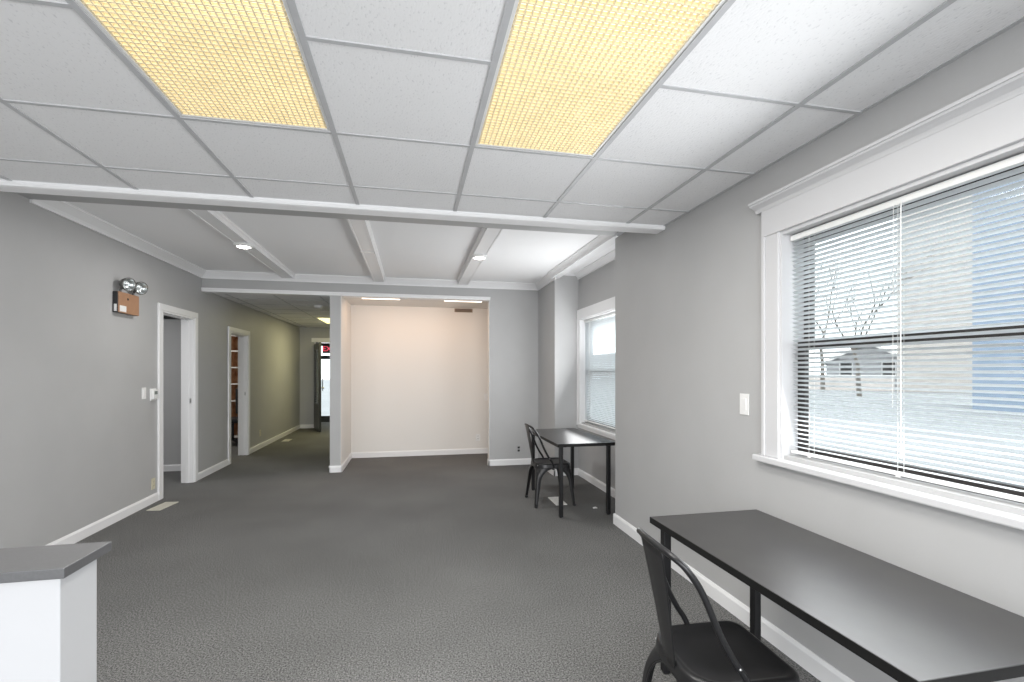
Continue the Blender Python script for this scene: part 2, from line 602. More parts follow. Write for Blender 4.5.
def troffer(label, x0, y0, z):
    t = thing('ceiling_light', label, 'ceiling light', (x0 + G / 2, y0 + G, z), 0, 'eggcrate panel lights in the dropped ceiling')
    a, b = G / 2 - 0.012, G - 0.012
    h = MB()
    for (p, q) in (((-a, -b, 0), (a, -b + 0.012, 0.1)), ((-a, b - 0.012, 0), (a, b, 0.1)), ((-a, -b + .012, 0), (-a + 0.012, b - .012, 0.1)), ((a - 0.012, -b + .012, 0), (a, b - .012, 0.1))):
        h.box(p, q)
    h.build('housing', M['plastic'], t)
    MB().box((-a + 0.012, -b + 0.012, 0.030), (a - 0.012, b - 0.012, 0.034)).build('diffuser', M['panel_glow'], t)
    l = MB()
    p = 0.022
    n = int((2 * a - 0.026) / p)
    for i in range(n + 1):
        x = -n * p / 2 + i * p
        l.box((x - 0.0022, -b + 0.0125, 0.002), (x + 0.0022, b - 0.0125, 0.012))
    n = int((2 * b - 0.026) / p)
    for i in range(n + 1):
        y = -n * p / 2 + i * p
        l.box((-a + 0.0125, y - 0.0022, 0.0015), (a - 0.0125, y + 0.0022, 0.0125))
    l.build('louver', M['louver'], t)
    return t


troffer('left warm eggcrate ceiling light panel, nearest the long left wall', GX0 + G, GY0 - 2 * G, H)
troffer('right warm eggcrate ceiling light panel, nearest the big right window', GX0 + 3 * G, GY0 - 2 * G, H)

# edge board where the dropped ceiling stops
eb = MB()
eb.box((XL, YC, 2.399), (XR - 0.005, YC + 0.10, 2.62))
struct('trim_1', eb, M['ceil_paint'], bevel=0.006)
eb = MB()
eb.prism([(XL, YC, 2.437), (XL, YC, 2.399), (XL, YC - 0.012, 2.402), (XL, YC - 0.02, 2.414), (XL, YC - 0.012, 2.437)], (XR - XL - 0.005, 0, 0))
struct('trim_2', eb, M['trim'])

# ------------------------------------------------------------------ coffered ceiling
struct('ceiling_coffered', MB().box((XL - 0.1, 3.1, HC), (XA + 0.15, YB + 0.1, HC + 0.08)), M['ceil_paint'])
struct('ceiling_band', MB().box((XL, YC + 0.10, 2.60), (XR - 0.02, 3.99, HC)), M['wall'])


def crown_profile(s, drop, proj):
    """(offset from wall, z below ceiling) profile points of a crown moulding"""
    return [(0, 0), (proj, 0), (proj, -0.014), (proj * 0.86, -0.02), (proj * 0.62, -drop * 0.42), (proj * 0.34, -drop * 0.66), (0.016, -drop + 0.016), (0.016, -drop), (0, -drop)]


def crown(mb, p0, p1, inward, z=HC, drop=0.095, proj=0.075):
    p0, p1 = Vector(p0), Vector(p1)
    inw = Vector(inward)
    pts = [p0 + inw * o + Vector((0, 0, z + dz)) for o, dz in crown_profile(0, drop, proj)]
    mb.prism(pts, p1 - p0)


cr = MB()
crown(cr, (XL, 3.99, 0), (XL, YB, 0), (1, 0, 0))
crown(cr, (XL, YB, 0), (XP, YB, 0), (0, -1, 0))
crown(cr, (XP, YB, 0), (XP, 5.9, 0), (-1, 0, 0))
struct('trim_3', cr, M['trim'])
# boxed beams
for k, x in enumerate((-1.61, -0.45, 0.70)):
    b = MB()
    b.box((x - 0.055, 3.99, 2.612), (x + 0.055, YB - 0.05, HC))
    crown(b, (x - 0.055, 3.99, 0), (x - 0.055, YB - 0.02, 0), (-1, 0, 0), drop=0.062, proj=0.03)
    crown(b, (x + 0.055, 3.99, 0), (x + 0.055, YB - 0.02, 0), (1, 0, 0), drop=0.062, proj=0.03)
    struct('trim_%d' % (4 + k), b, M['trim'])
# beam over the bay opening
b = MB()
b.box((XR, 3.985, 2.60), (XP + 0.06, 5.97, HC))
crown(b, (XR, 3.99, 0), (XR, 5.97, 0), (-1, 0, 0), drop=0.08, proj=0.06)
struct('trim_7', b, M['trim'])
b = MB()
crown(b, (XA, 3.985, 0), (XA, 5.97, 0), (-1, 0, 0), drop=0.075, proj=0.065, z=HC)
crown(b, (XP, 5.97, 0), (XA, 5.97, 0), (0, -1, 0), drop=0.03, proj=0.03, z=HC)
struct('trim_8', b, M['trim'])
# edge moulding along the header bottom
b = MB()
b.box((XL, YB - 0.018, 2.405), (OX1 + 0.01, YB + 0.135, 2.455))
b.box((XL, YB - 0.026, 2.43), (OX1 + 0.012, YB - 0.018, 2.455))
struct('trim_9', b, M['trim'], bevel=0.004)

# hall and alcove ceilings
HALL_LIGHT = (-1.88, -1.28, 9.95, 11.15)
tee_ceiling('ceiling_hall', XL, -1.10, YB + 0.12, HALL_END, -1.89, 9.94, 2.435, [(-1.89, -1.28, 9.94, 11.16)])
struct('ceiling_alcove', MB().box((OX0, YB + 0.12, 2.425), (1.65, AL_BACK, 2.47)), M['wall_white'])
struct('ceiling_vestibule', MB().box((XL, HALL_END + .12, 2.43), (-1.1, 14.0, 2.5)), M['ceil_paint'])

# ------------------------------------------------------------------ baseboards
bb = 0.09


def baseboard(name, runs, h=bb):
    m = MB()
    for (x0, y0, x1, y1, nx, ny) in runs:
        p = [(0, 0), (0.014, 0), (0.014, h - 0.018), (0.006, h), (0, h)]
        pts = [(x0 + nx * o, y0 + ny * o, z) for o, z in p]
        m.prism(pts, (x1 - x0, y1 - y0, 0))
    return struct(name, m, M['trim'])


baseboard('baseboard_left', [(XL, YR, XL, 5.71, 1, 0), (XL, 6.645, XL, 7.675, 1, 0), (XL, 8.585, XL, HALL_END, 1, 0)])
baseboard('baseboard_right', [(XR, YR, XR, 3.985, -1, 0), (XR - 0.014, 3.985, XA, 3.985, 0, 1)], h=0.095)
baseboard('baseboard_bay', [(XA, 4.0, XA, 5.97, -1, 0), (XP - 0.014, 5.97, XA, 5.97, 0, -1), (XP, 5.956, XP, YB, -1, 0)])
baseboard('baseboard_back', [(OX1 - 0.014, YB, XP, YB, 0, -1), (OX1, YB - 0.014, OX1, YB + 0.12, -1, 0)])
baseboard('baseboard_partition', [(-1.114, YB, OX0 + 0.014, YB, 0, -1), (OX0 + 0.006, YB - 0.014, OX0 + 0.006, AL_BACK, 1, 0), (-1.10, YB - 0.014, -1.10, HALL_END, -1, 0)])
baseboard('baseboard_alcove', [(OX0, AL_BACK, 1.65, AL_BACK, 0, -1)])
baseboard('baseboard_hall_end', [(XL, HALL_END, DW[0], HALL_END, 0, -1)])
baseboard('baseboard_side_room', [(-5.5, 7.35, XL - 0.12, 7.35, 0, -1)])


# ------------------------------------------------------------------ door frames
def door_frame(name, y0, y1, z1, cw=0.095):
    d = struct_empty(name, (XL, (y0 + y1) / 2, 0))
    o = Vector((XL, (y0 + y1) / 2, 0))

    def bx(m, a, b):
        m.box(Vector(a) - o, Vector(b) - o)
    c = MB()
    for xs in ((XL, XL + 0.02), (XL - 0.14, XL - 0.12)):
        bx(c, (xs[0], y0 - cw, 0), (xs[1], y0 - 0.008, z1 + 0.008))
        bx(c, (xs[0], y1 + 0.008, 0), (xs[1], y1 + cw, z1 + 0.008))
        bx(c, (xs[0], y0 - cw, z1 + 0.008), (xs[1], y1 + cw, z1 + 0.078))
    c.build('casing', M['trim'], d, bevel=0.004)
    j = MB()
    bx(j, (XL - 0.13, y0 - 0.012, 0), (XL + 0.01, y0 + 0.012, z1))
    bx(j, (XL - 0.13, y1 - 0.012, 0), (XL + 0.01, y1 + 0.012, z1))
    bx(j, (XL - 0.13, y0, z1 - 0.012), (XL + 0.01, y1, z1 + 0.012))
    j.build('jamb', M['trim'], d)
    s = MB()
    bx(s, (XL - 0.075, y1 - 0.024, 0), (XL - 0.04, y1 - 0.012, z1 - .012))
    bx(s, (XL - 0.075, y0 + 0.012, 0), (XL - 0.04, y0 + 0.024, z1 - .012))
    bx(s, (XL - 0.075, y0 + 0.024, z1 - 0.024), (XL - 0.04, y1 - 0.024, z1 - 0.012))
    s.build('door_stop', M['trim'], d)
    p = MB()
    bx(p, (XL - 0.035, y1 - 0.0135, 0.98), (XL - 0.015, y1 - 0.0115, 1.04))
    p.build('strike_plate', M['bolt'], d)
    return d


door_frame('door_1', *D1)
door_frame('door_2', *D2)


# ------------------------------------------------------------------ windows (in walls of constant x, room on the -x side)
def window(name, xw, W, cw, head, cap, stool, apron, y_hi_only=False):
    y0, y1, z0, z1 = W
    d = struct_empty(name, (xw, (y0 + y1) / 2, z0))
    o = Vector((xw, (y0 + y1) / 2, z0))

    def bx(m, a, b):
        m.box(Vector(a) - o, Vector(b) - o)
    c = MB()
    for (a, b) in ((y0 - cw, y0 + 0.0), (y1, y1 + cw)):
        bx(c, (xw - 0.022, a, z0 - 0.02), (xw, b, z1 + 0.012))
        # raised back band
        e = a if a < y0 else b - 0.022
        bx(c, (xw - 0.030, e, z0 - 0.02), (xw - 0.022, e + 0.022, z1 + 0.012))
    c.build('casing', M['trim_dimmed'] if cap else M['trim'], d, bevel=0.003)
    hd = MB()
    bx(hd, (xw - 0.026, y0 - cw - 0.004, z1 + 0.012), (xw, y1 + cw + 0.004, z1 + head))
    hd.build('head_board', M['trim_dimmed'] if cap else M['trim'], d, bevel=0.003)
    if cap:
        cp = MB()
        zt = z1 + head
        prof = [(0, -0.005), (-0.028, -0.005), (-0.031, 0.004), (-0.036, 0.012), (-0.05, 0.020), (-0.064, 0.026), (-0.068, 0.034), (-0.074, 0.034), (-0.074, 0.046), (0, 0.046)]
        pts = [Vector((xw + dx, y0 - cw - 0.04, zt + dz)) - o for dx, dz in prof]
        cp.prism(pts, (0, y1 - y0 + 2 * cw + 0.08, 0))
        cp.build('head_cap', M['trim_dimmed'] if cap else M['trim'], d)
    st = MB()
    bx(st, (xw - stool, y0 - cw - 0.05, z0 - 0.052), (xw + 0.10, y1 + cw + (0.05 if cap else 0.02), z0 - 0.02))
    st.build('stool', M['trim_dimmed'] if cap else M['trim'], d, bevel=0.006)
    if apron:
        ap = MB()
        bx(ap, (xw - 0.02, y0 - cw, z0 - 0.052 - apron), (xw, y1 + cw - 0.005, z0 - 0.052))
        ap.build('apron', M['trim_dimmed'] if cap else M['trim'], d, bevel=0.003)
    rv = MB()
    bx(rv, (xw - 0.01, y0 - 0.006, z0 - 0.02), (xw + 0.15, y0 + 0.012, z1 + 0.012))
    bx(rv, (xw - 0.01, y1 - 0.012, z0 - 0.02), (xw + 0.15, y1 + 0.006, z1 + 0.012))
    bx(rv, (xw - 0.01, y0 + .012, z1 - 0.004), (xw + 0.15, y1 - .012, z1 + 0.012))
    bx(rv, (xw + 0.1, y0 + .012, z0 - 0.03), (xw + 0.2, y1 - .012, z0))
    rv.build('reveal', M['trim_dimmed'] if cap else M['trim'], d)
    zm = (z0 + z1) / 2
    for nm, za, zb, xs in (('upper_sash', zm - 0.02, z1 - 0.004, xw + 0.115), ('lower_sash', z0, zm + 0.02, xw + 0.08)):
        s = MB()
        sw = 0.042
        a, b = y0 + 0.012, y1 - 0.012
        bx(s, (xs, a, za), (xs + 0.03, a + sw, zb))
        bx(s, (xs, b - sw, za), (xs + 0.03, b, zb))
        bx(s, (xs, a + sw, za), (xs + 0.03, b - sw, za + (0.04 if nm == 'upper_sash' else 0.05)))
        bx(s, (xs, a + sw, zb - 0.04), (xs + 0.03, b - sw, zb))
        so = s.build(nm, M['bronze'], d, bevel=0.003)
        g = MB()
        bx(g, (xs + 0.013, a + sw, za + 0.03), (xs + 0.017, b - sw, zb - 0.03))
        g.build('glass_pane', M['glass'], so)
    return d


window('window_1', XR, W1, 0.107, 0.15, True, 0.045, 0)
window('window_2', XA, W2, 0.095, 0.14, False, 0.03, 0.03)


def blind(label, xw, y0, y1, z0, z1, tilt, x_off, cords, wand_y=None):
    t = thing('venetian_blind', label, 'window blind', (xw + x_off, (y0 + y1) / 2, z1), 0)
    L = (y1 - y0) / 2
    hr = MB().box((-0.014, -L, -0.027), (0.014, L, 0))
    hr.build('headrail', M['plastic'], t, bevel=0.002)
    s = MB()
    pitch = 0.0215
    n = int((z1 - z0 - 0.055) / pitch)
    hwid = 0.0125
    ca, sa = math.cos(tilt), math.sin(tilt)
    for i in range(n):
        z = -0.045 - i * pitch
        prof = []
        for k in range(5):
            u = -1 + k / 2
            x = u * hwid
            c = 0.0022 * (1 - u * u)
            prof.append((x, c))
        pts = [(x, c + 0.0004) for x, c in prof] + [(x, c - 0.0004) for x, c in prof[::-1]]
        # inner (room side, -x) edge down for positive tilt
        P = [(x * ca - c * sa, -L + 0.004, z + x * sa + c * ca) for x, c in pts]
        s.prism(P, (0, 2 * L - 0.008, 0))
    s.build('slats', M['slat'], t)
    zb = -0.045 - n * pitch
    MB().box((-0.012, -L + 0.003, zb - 0.012), (0.012, L - 0.003, zb + 0.002)).build('bottom_rail', M['plastic'], t, bevel=0.003)
    for c in cords:
        m = MB()
        yy = c - (y0 + y1) / 2
        for dx in (-0.0145, 0.0145):
            m.tube([(dx, yy, -0.02), (dx, yy, zb)], 0.0009, 6)
        m.box((-0.016, yy - 0.008, zb - 0.016), (-0.012, yy + 0.008, zb - 0.002))
        m.build('ladder_cord', M['cord'], t)
    if wand_y is not None:
        yy = wand_y - (y0 + y1) / 2
        m = MB()
        m.tube([(-0.022, yy, -0.02), (-0.024, yy, -0.30), (-0.022, yy, zb + 0.10)], 0.0022, 8)
        m.tube([(-0.022, yy, zb + 0.10), (-0.022, yy, zb + 0.06)], 0.004, 8)
        m.build('tilt_wand', M['cord'], t)
        m = MB()
        m.tube([(-0.02, yy + 0.03, -0.02), (-0.022, yy + 0.032, zb + 0.25)], 0.001, 6)
        m.build('pull_cord', M['cord'], t)
    return t


blind('wide white slatted blind over the big right window, slats half open', XR, 0.52, 1.998, 0.975, 2.045, math.radians(-22), 0.045, (0.95, 1.47, 1.885), 1.452)
blind('white slatted blind closed over the far window behind the small desk', XA, 4.44, 5.85, 0.72, 2.035, math.radians(-54), 0.045, (4.6, 5.1, 5.70), 5.62)

# ------------------------------------------------------------------ half wall with grey cap (bottom left)
hwt = thing('half_wall', 'white low half wall with grey laminate cap at the bottom left corner', 'half wall', (-1.05, 1.025, 0))
MB().box((-0.55, -0.05, 0), (0.445, 0.05, 1.022)).build('wall_body', M['half_wall'], hwt, bevel=0.002)
MB().box((-0.56, -0.068, 1.0215), (0.462, 0.065, 1.040)).build('cap', M['cap'], hwt, bevel=0.0015)


# ------------------------------------------------------------------ desks
def desk(label, x0, x1, y0, y1, z):
    t = thing('desk', label, 'desk', ((x0 + x1) / 2, (y0 + y1) / 2, 0), 0)
    a, b = (x1 - x0) / 2, (y1 - y0) / 2
    tp = MB().box((-a, -b, z - 0.030), (a, b, z)).build('desktop', M['desk_top'], t, bevel=0.0015)
    eg = MB()
    eg.box((-a - 0.0008, -b, z - 0.0285), (-a, b, z - 0.0015))
    eg.box((a, -b, z - 0.0285), (a + .0008, b, z - 0.0015))
    eg.box((-a, -b - .0008, z - 0.0285), (a, -b, z - 0.0015))
    eg.box((-a, b, z - 0.0285), (a, b + .0008, z - 0.0015))
    eg.build('edge_band', M['desk_edge'], tp)
    for sx in (-1, 1):
        for sy in (-1, 1):
            lx, ly = sx * (a - 0.05), sy * (b - 0.055)
            lg = MB()
            lg.box((lx - 0.018, ly - 0.018, 0.006), (lx + 0.018, ly + 0.018, z - 0.034))
            lo = lg.build('leg', M['black_metal'], t, bevel=0.004)
            MB().box((lx - 0.04, ly - 0.04, z - 0.034), (lx + 0.04, ly + 0.04, z - 0.030)).build('mounting_plate', M['black_metal'], lo)
            MB().lathe([(0, 0), (0.016, 0), (0.016, 0.006), (0, 0.006)], (lx, ly, 0)).build('foot_pad', M['dark_plastic'], lo)
    return t


desk('long black desk under the big right window, in the foreground', 1.085, 1.655, 0.83, 2.03, 0.70)
desk('small black desk in the window bay, farther from the camera', 1.318, 1.895, 4.21, 5.37, 0.70)


# ------------------------------------------------------------------ metal cafe chairs
def rounded_rect(hx0, hx1, hy, rf, rr, n=6):
    """outline, x from hx0 (rear) to hx1 (front); front radius rf, rear radius rr"""
    pts = []
    for cx, cy, r, a0 in ((hx1 - rf, hy - rf, rf, 0), (hx0 + rr, hy - rr, rr, PI / 2), (hx0 + rr, -hy + rr, rr, PI), (hx1 - rf, -hy + rf, rf, 1.5 * PI)):
        for k in range(n + 1):
            a = a0 + PI / 2 * k / n
            pts.append((cx + r * math.cos(a), cy + r * math.sin(a)))
    return pts


def spline(pts, n=8):
    P = [Vector(p) for p in pts]
    out = []
    for i in range(len(P) - 1):
        p0, p1, p2, p3 = P[max(i - 1, 0)], P[i], P[i + 1], P[min(i + 2, len(P) - 1)]
        for k in range(n):
            t = k / n
            out.append(0.5 * ((2 * p1) + (-p0 + p2) * t + (2 * p0 - 5 * p1 + 4 * p2 - p3) * t * t + (-p0 + 3 * p1 - 3 * p2 + p3) * t ** 3))
    out.append(P[-1])
    return out


def cafe_chair(label, loc, rz):
    t = thing('metal_chair', label, 'chair', loc, rz)
    SZ = 0.430
    # pressed seat pan: rings from the centre to the rolled skirt
    s = MB()
    rings = []
    base = rounded_rect(-0.18, 0.18, 0.18, 0.05, 0.11)
    for sc_, z in ((0.0, SZ - 0.010), (0.45, SZ - 0.010), (0.80, SZ - 0.008), (0.86, SZ - 0.005), (0.90, SZ - 0.001), (0.95, SZ), (0.985, SZ - 0.003), (1.0, SZ - 0.012), (1.012, SZ - 0.040), (1.02, SZ - 0.048)):
        if sc_ == 0.0:
            rings.append([s.bm.verts.new((0, 0, z))])
        else:
            rings.append([s.bm.verts.new((x * sc_, y * sc_, z)) for x, y in base])
    n = len(base)
    for A, B in zip(rings, rings[1:]):
        for k in range(n):
            k2 = (k + 1) % n
            if len(A) == 1:
                s.bm.faces.new((A[0], B[k], B[k2]))
            else:
                s.bm.faces.new((A[k], A[k2], B[k2], B[k]))
    s.build('seat', M['gun_metal'], t, smooth=True, solid=0.0025)
    # legs: two tapering flanges that flare into arches under the seat
    for sx in (1, -1):
        for sy in (1, -1):
            m = MB()
            rows = []
            half = 0.172
            N = 18
            for i in range(N + 1):
                z = 0.012 + (SZ - 0.030) * i / N
                f = 1 - z / SZ
                ox = sx * (half + 0.042 * f)
                oy = sy * (half + 0.045 * f)
                wdt = 0.022 + 0.030 * (z / SZ)
                zs = 0.255
                if z > zs:
                    q = min(1, (z - zs) / (SZ - 0.045 - zs))
                    wdt = wdt + (half - wdt) * (1 - math.sqrt(max(0, 1 - q * q)))
                r = 0.010
                if z > zs:
                    q = min(1, (z - zs) / (SZ - 0.045 - zs))
                    r += q * q * (0.085 if sx < 0 else 0.035)
                    wdt = max(wdt, r + 0.025)
                row = [(ox - sx * wdt, oy, z), (ox - sx * (r + (wdt - r) * .5), oy, z)]
                for k in range(6):
                    a_ = PI / 2 * k / 5
                    row.append((ox - sx * r + sx * r * math.sin(a_), oy - sy * r + sy * r * math.cos(a_), z))
                row += [(ox, oy - sy * (r + (wdt - r) * .5), z), (ox, oy - sy * wdt, z)]
                rows.append(row)
            m.grid(rows)
            lg = m.build('leg', M['gun_metal'], t, smooth=True, solid=0.0035)
            # rolled rim along the arch
            q = MB()
            q.tube([Vector(r_[0]) for r_ in rows], 0.0035, 6)
            q.tube([Vector(r_[-1]) for r_ in rows], 0.0035, 6)
            q.build('rolled_rim', M['gun_metal'], lg, smooth=True)
            fo = MB()
            fx, fy = sx * (half + 0.042), sy * (half + 0.045)
            fo.box((fx - sx * 0.026, fy - sy * 0.026, 0), (fx + sx * 0.004, fy + sy * 0.004, 0.02))
            fo.build('rubber_foot', M['dark_plastic'], lg, bevel=0.004)
    # tubular back hoop
    side = lambda sg: [(-0.005, sg * 0.178, SZ - 0.035), (-0.028, sg * 0.180, SZ + 0.02), (-0.062, sg * 0.176, SZ + 0.07), (-0.105, sg * 0.170, SZ + 0.15), (-0.160, sg * 0.162, SZ + 0.28), (-0.205, sg * 0.152, SZ + 0.35), (-0.232, sg * 0.125, SZ + 0.377)]
    path = side(-1) + [(-0.245, -0.06, SZ + 0.386), (-0.248, 0, SZ + 0.388), (-0.245, 0.06, SZ + 0.386)] + side(1)[::-1]
    bf = MB().tube(spline(path, 6), 0.0105, 12).build('back_frame', M['gun_metal'], t, smooth=True)
    for sg in (-1, 1):
        for bc, ba in (((-0.052, sg * 0.188, SZ + 0.055), (0, sg, 0)), ((-0.165, sg * 0.13, SZ - 0.02), (-0.6, sg, 0))):
            MB().lathe([(0.0, 0.004), (0.004, 0.003), (0.005, 0), (0, 0)], bc, ba, 12).build('bolt', M['bolt'], bf, smooth=True)
    # centre splat, tapering down to the rear of the seat
    sp = MB()
    rows = []
    for i in range(13):
        f = i / 12
        z = SZ - 0.02 + 0.403 * f
        x = -0.182 - 0.066 * f ** 1.2
        hw_ = 0.038 + 0.040 * f
        rows.append([(x - 0.004 * (1 - abs(u)), u * hw_, z) for u in (-1, -0.9, -0.5, 0, 0.5, 0.9, 1)])
    sp.grid(rows)
    sp.build('backrest', M['gun_metal'], t, smooth=True, solid=0.003)
    # cross brace between the legs
    cb = MB()
    cb.box((-0.16, -0.012, SZ - 0.07), (0.16, 0.012, SZ - 0.066))
    cb.box((-0.012, -0.16, SZ - 0.066), (0.012, 0.16, SZ - 0.062))
    cb.build('cross_brace', M['gun_metal'], t)
    return t


cafe_chair('black metal cafe chair at the long foreground desk, cut by the bottom frame edge', (1.022, 1.43, 0), -0.05)
cafe_chair('black metal cafe chair at the small far desk in the window bay', (1.42, 4.82, 0), 0.0)


# ------------------------------------------------------------------ emergency light on the left wall
el = thing('emergency_light', 'emergency light with tan battery box and two round lamps on left wall', 'emergency light', (XL, 5.10, 2.01))
MB().box((0.001, -0.163, -0.095), (0.042, 0.158, 0.095)).build('battery_box', M['dark_plastic'], el, bevel=0.004)
tan = MB().box((0.042, -0.163, -0.095), (0.054, 0.158, 0.095))
tan.box((0.02, -0.09, -0.0955), (0.043, 0.1585, 0.0955))
tan.build('cover', M['tan_cover'], el, bevel=0.003)
MB().lathe([(0, 0.003), (0.011, 0.003), (0.011, 0), (0, 0)], (0.054, -0.03, 0.04), (1, 0, 0), 16).build('test_button', M['dark_plastic'], el)
MB().box((0.054, -0.155, -0.085), (0.0552, -0.055, -0.03)).build('sticker', M['plastic'], el, bevel=0.0005)
MB().box((0.012, -0.1642, -0.085), (0.034, -0.163, -0.02)).build('rating_label', M['plastic'], el, bevel=0.0005)
for yy in (-0.10, 0.105):
    hd = MB()
    ax = Vector((0.86, -0.42, -0.22)).normalized()
    c = Vector((0.085, yy + 0.01, 0.172))
    hd.lathe([(0, -0.058), (0.028, -0.056), (0.05, -0.036), (0.060, -0.006), (0.064, 0.012), (0.061, 0.020), (0.054, 0.016)], c, ax, 26)
    hd.tube([(0.03, yy, 0.095), (0.03, yy, 0.115), c - ax * 0.04], 0.010, 10)
    h_ = hd.build('lamp_head', M['lamp_rim'], el, smooth=True)
    MB().lathe([(0.055, 0.015), (0.048, 0.004), (0.034, -0.012), (0.014, -0.024), (0.011, -0.012), (0, -0.008)], c, ax, 26).build('reflector', M['chrome'], h_, smooth=True)
    MB().lathe([(0.055, 0.017), (0.04, 0.021), (0, 0.023)], c, ax, 26).build('lens', M['glass'], h_, smooth=True)


# ------------------------------------------------------------------ wall plates (n = unit normal into the room)
def plate_frame(loc, n):
    rz = math.atan2(n[1], n[0])
    return loc, rz


def light_switch(label, loc, n, mt, w_=0.072, h_=0.116, paddle=True):
    l, rz = plate_frame(loc, n)
    t = thing('light_switch', label, 'light switch', l, rz)
    MB().box((0.0005, -w_ / 2, -h_ / 2), (0.006, w_ / 2, h_ / 2)).build('wall_plate', mt, t, bevel=0.002)
    MB().prism([(0.006, -0.017, -0.033), (0.008, -0.017, -0.033), (0.012, -0.017, 0.033), (0.006, -0.017, 0.033)], (0, 0.034, 0)).build('rocker', mt, t)
    for zz in (-0.048, 0.048):
        MB().lathe([(0, 0.0075), (0.003, 0.007), (0.003, 0.006), (0, 0.006)], (0, 0, zz), (1, 0, 0), 10).build('screw', mt, t)
    return t


def outlet(label, loc, n, mt, face=None):
    l, rz = plate_frame(loc, n)
    t = thing('wall_outlet', label, 'wall outlet', l, rz)
    MB().box((0.0005, -0.036, -0.058), (0.006, 0.036, 0.058)).build('wall_plate', mt, t, bevel=0.002)
    for zz in (-0.022, 0.022):
        r = MB().box((0.006, -0.017, zz - 0.015), (0.008, 0.017, zz + 0.015)).build('socket', face or mt, t, bevel=0.003)
        s_ = MB()
        s_.box((0.0079, -0.009, zz - 0.004), (0.0083, -0.006, zz + 0.007))
        s_.box((0.0079, 0.006, zz - 0.004), (0.0083, 0.009, zz + 0.007))
        s_.build('slots', M['slot'], r)
    return t


light_switch('white rocker switch plate on left wall beside the thermostat', (XL, 5.445, 1.155), (1, 0), M['plastic'])
light_switch('white rocker switch plate on right wall beside the big window', (XR, 2.283, 1.197), (-1, 0), M['plastic'])
light_switch('white switch plate at mid height on the pale alcove back wall, right side', (1.206, AL_BACK, 0.944), (0, -1), M['plastic'])
outlet('ivory wall outlet low on left wall beside the nearest doorway', (XL, 5.62, 0.20), (1, 0), M['ivory'])
outlet('ivory wall outlet low on the hallway wall past the second doorway', (XL, 9.17, 0.275), (1, 0), M['ivory'])
outlet('white wall outlet low on the pale alcove back wall', (1.07, AL_BACK, 0.27), (0, -1), M['plastic'])
outlet('wall outlet with black sockets on grey wall behind the far chair', (1.53, YB, 0.232), (0, -1), M['wall'], M['dark_plastic'])

th = thing('thermostat', 'white wall thermostat on left wall beside the nearest doorway', 'thermostat', (XL, 5.61, 1.135))
MB().box((0.0005, -0.055, -0.062), (0.012, 0.055, 0.062)).build('back_plate', M['plastic'], th, bevel=0.003)
MB().box((0.012, -0.046, -0.05), (0.034, 0.046, 0.05)).build('body', M['plastic'], th, bevel=0.006)
MB().box((0.034, -0.030, 0.0), (0.0348, 0.030, 0.035)).build('display', M['screen'], th)
MB().box((0.034, -0.02, -0.03), (0.037, 0.02, -0.018)).build('button', M['plastic'], th, bevel=0.001)

# ------------------------------------------------------------------ small ceiling things
for x, y, lab in ((-1.61, 5.05, 'round lit LED light on the left ceiling beam'), (0.70, 5.03, 'round lit LED light on the right ceiling beam')):
    t = thing('downlight', lab, 'ceiling light', (x, y, 2.612), 0, 'round LED lights on the ceiling beams')
    MB().lathe([(0.0, 0), (0.086, 0), (0.088, -0.006), (0.078, -0.022), (0.062, -0.026), (0.062, -0.022), (0, -0.022)], (0, 0, 0), (0, 0, 1), 32).build('trim_ring', M['plastic'], t, smooth=True)
    MB().lathe([(0.062, -0.0235), (0.042, -0.030), (0, -0.033)], (0, 0, 0), (0, 0, 1), 32).build('lens', M['led_glow'], t, smooth=True)
br = thing('ceiling_bracket', 'thin white bracket across the middle ceiling beam', 'bracket', (-0.45, 5.10, 2.612))
MB().box((-0.064, -0.011, -0.005), (0.064, 0.011, 0)).build('bar', M['plastic'], br, bevel=0.001)
for sx in (-1, 1):
    MB().box((sx * 0.064 - 0.004, -0.013, -0.012), (sx * 0.064 + 0.004, 0.013, 0.004)).build('clip', M['bolt'], br)

sd = thing('smoke_detector', 'white smoke detector on hallway ceiling beside the partition', 'smoke detector', (-1.47, 8.05, 2.431))
MB().lathe([(0, 0), (0.07, 0), (0.07, -0.012), (0.064, -0.03), (0.045, -0.045), (0, -0.048)], (0, 0, 0), (0, 0, 1), 28).build('body', M['plastic'], sd, smooth=True)
MB().lathe([(0, -0.048), (0.012, -0.048), (0.012, -0.052), (0, -0.052)], (0.02, -0.02, 0), (0, 0, 1), 14).build('test_button', M['plastic'], sd)

hl = thing('ceiling_light', 'yellow lit ceiling panel deep in the hallway', 'ceiling light', (-1.585, 10.55, 2.435))
hh = MB()
for p, q in (((-.293, -.598, 0), (.293, -.58, .08)), ((-.293, .58, 0), (.293, .598, .08)), ((-.293, -.58, 0), (-.275, .58, .08)), ((.275, -.58, 0), (.293, .58, .08))):
    hh.box(p, q)
hh.build('housing', M['plastic'], hl)
MB().box((-.275, -.58, 0.004), (.275, .58, 0.008)).build('diffuser', M['hall_glow'], hl)

for x0, x1, lab in ((-0.71, -0.17, 'left glowing strip light in the alcove ceiling'), (0.45, 1.02, 'right glowing strip light in the alcove ceiling')):
    t = thing('strip_light', lab, 'ceiling light', ((x0 + x1) / 2, 6.985, 2.425), 0, 'strip lights in the alcove ceiling')
    a = (x1 - x0) / 2
    MB().box((-a, -0.055, -0.012), (a, 0.055, 0)).build('housing', M['plastic'], t, bevel=0.002)
    MB().box((-a + 0.01, -0.045, -0.016), (a - 0.01, 0.045, -0.012)).build('diffuser', M['alcove_glow'], t)

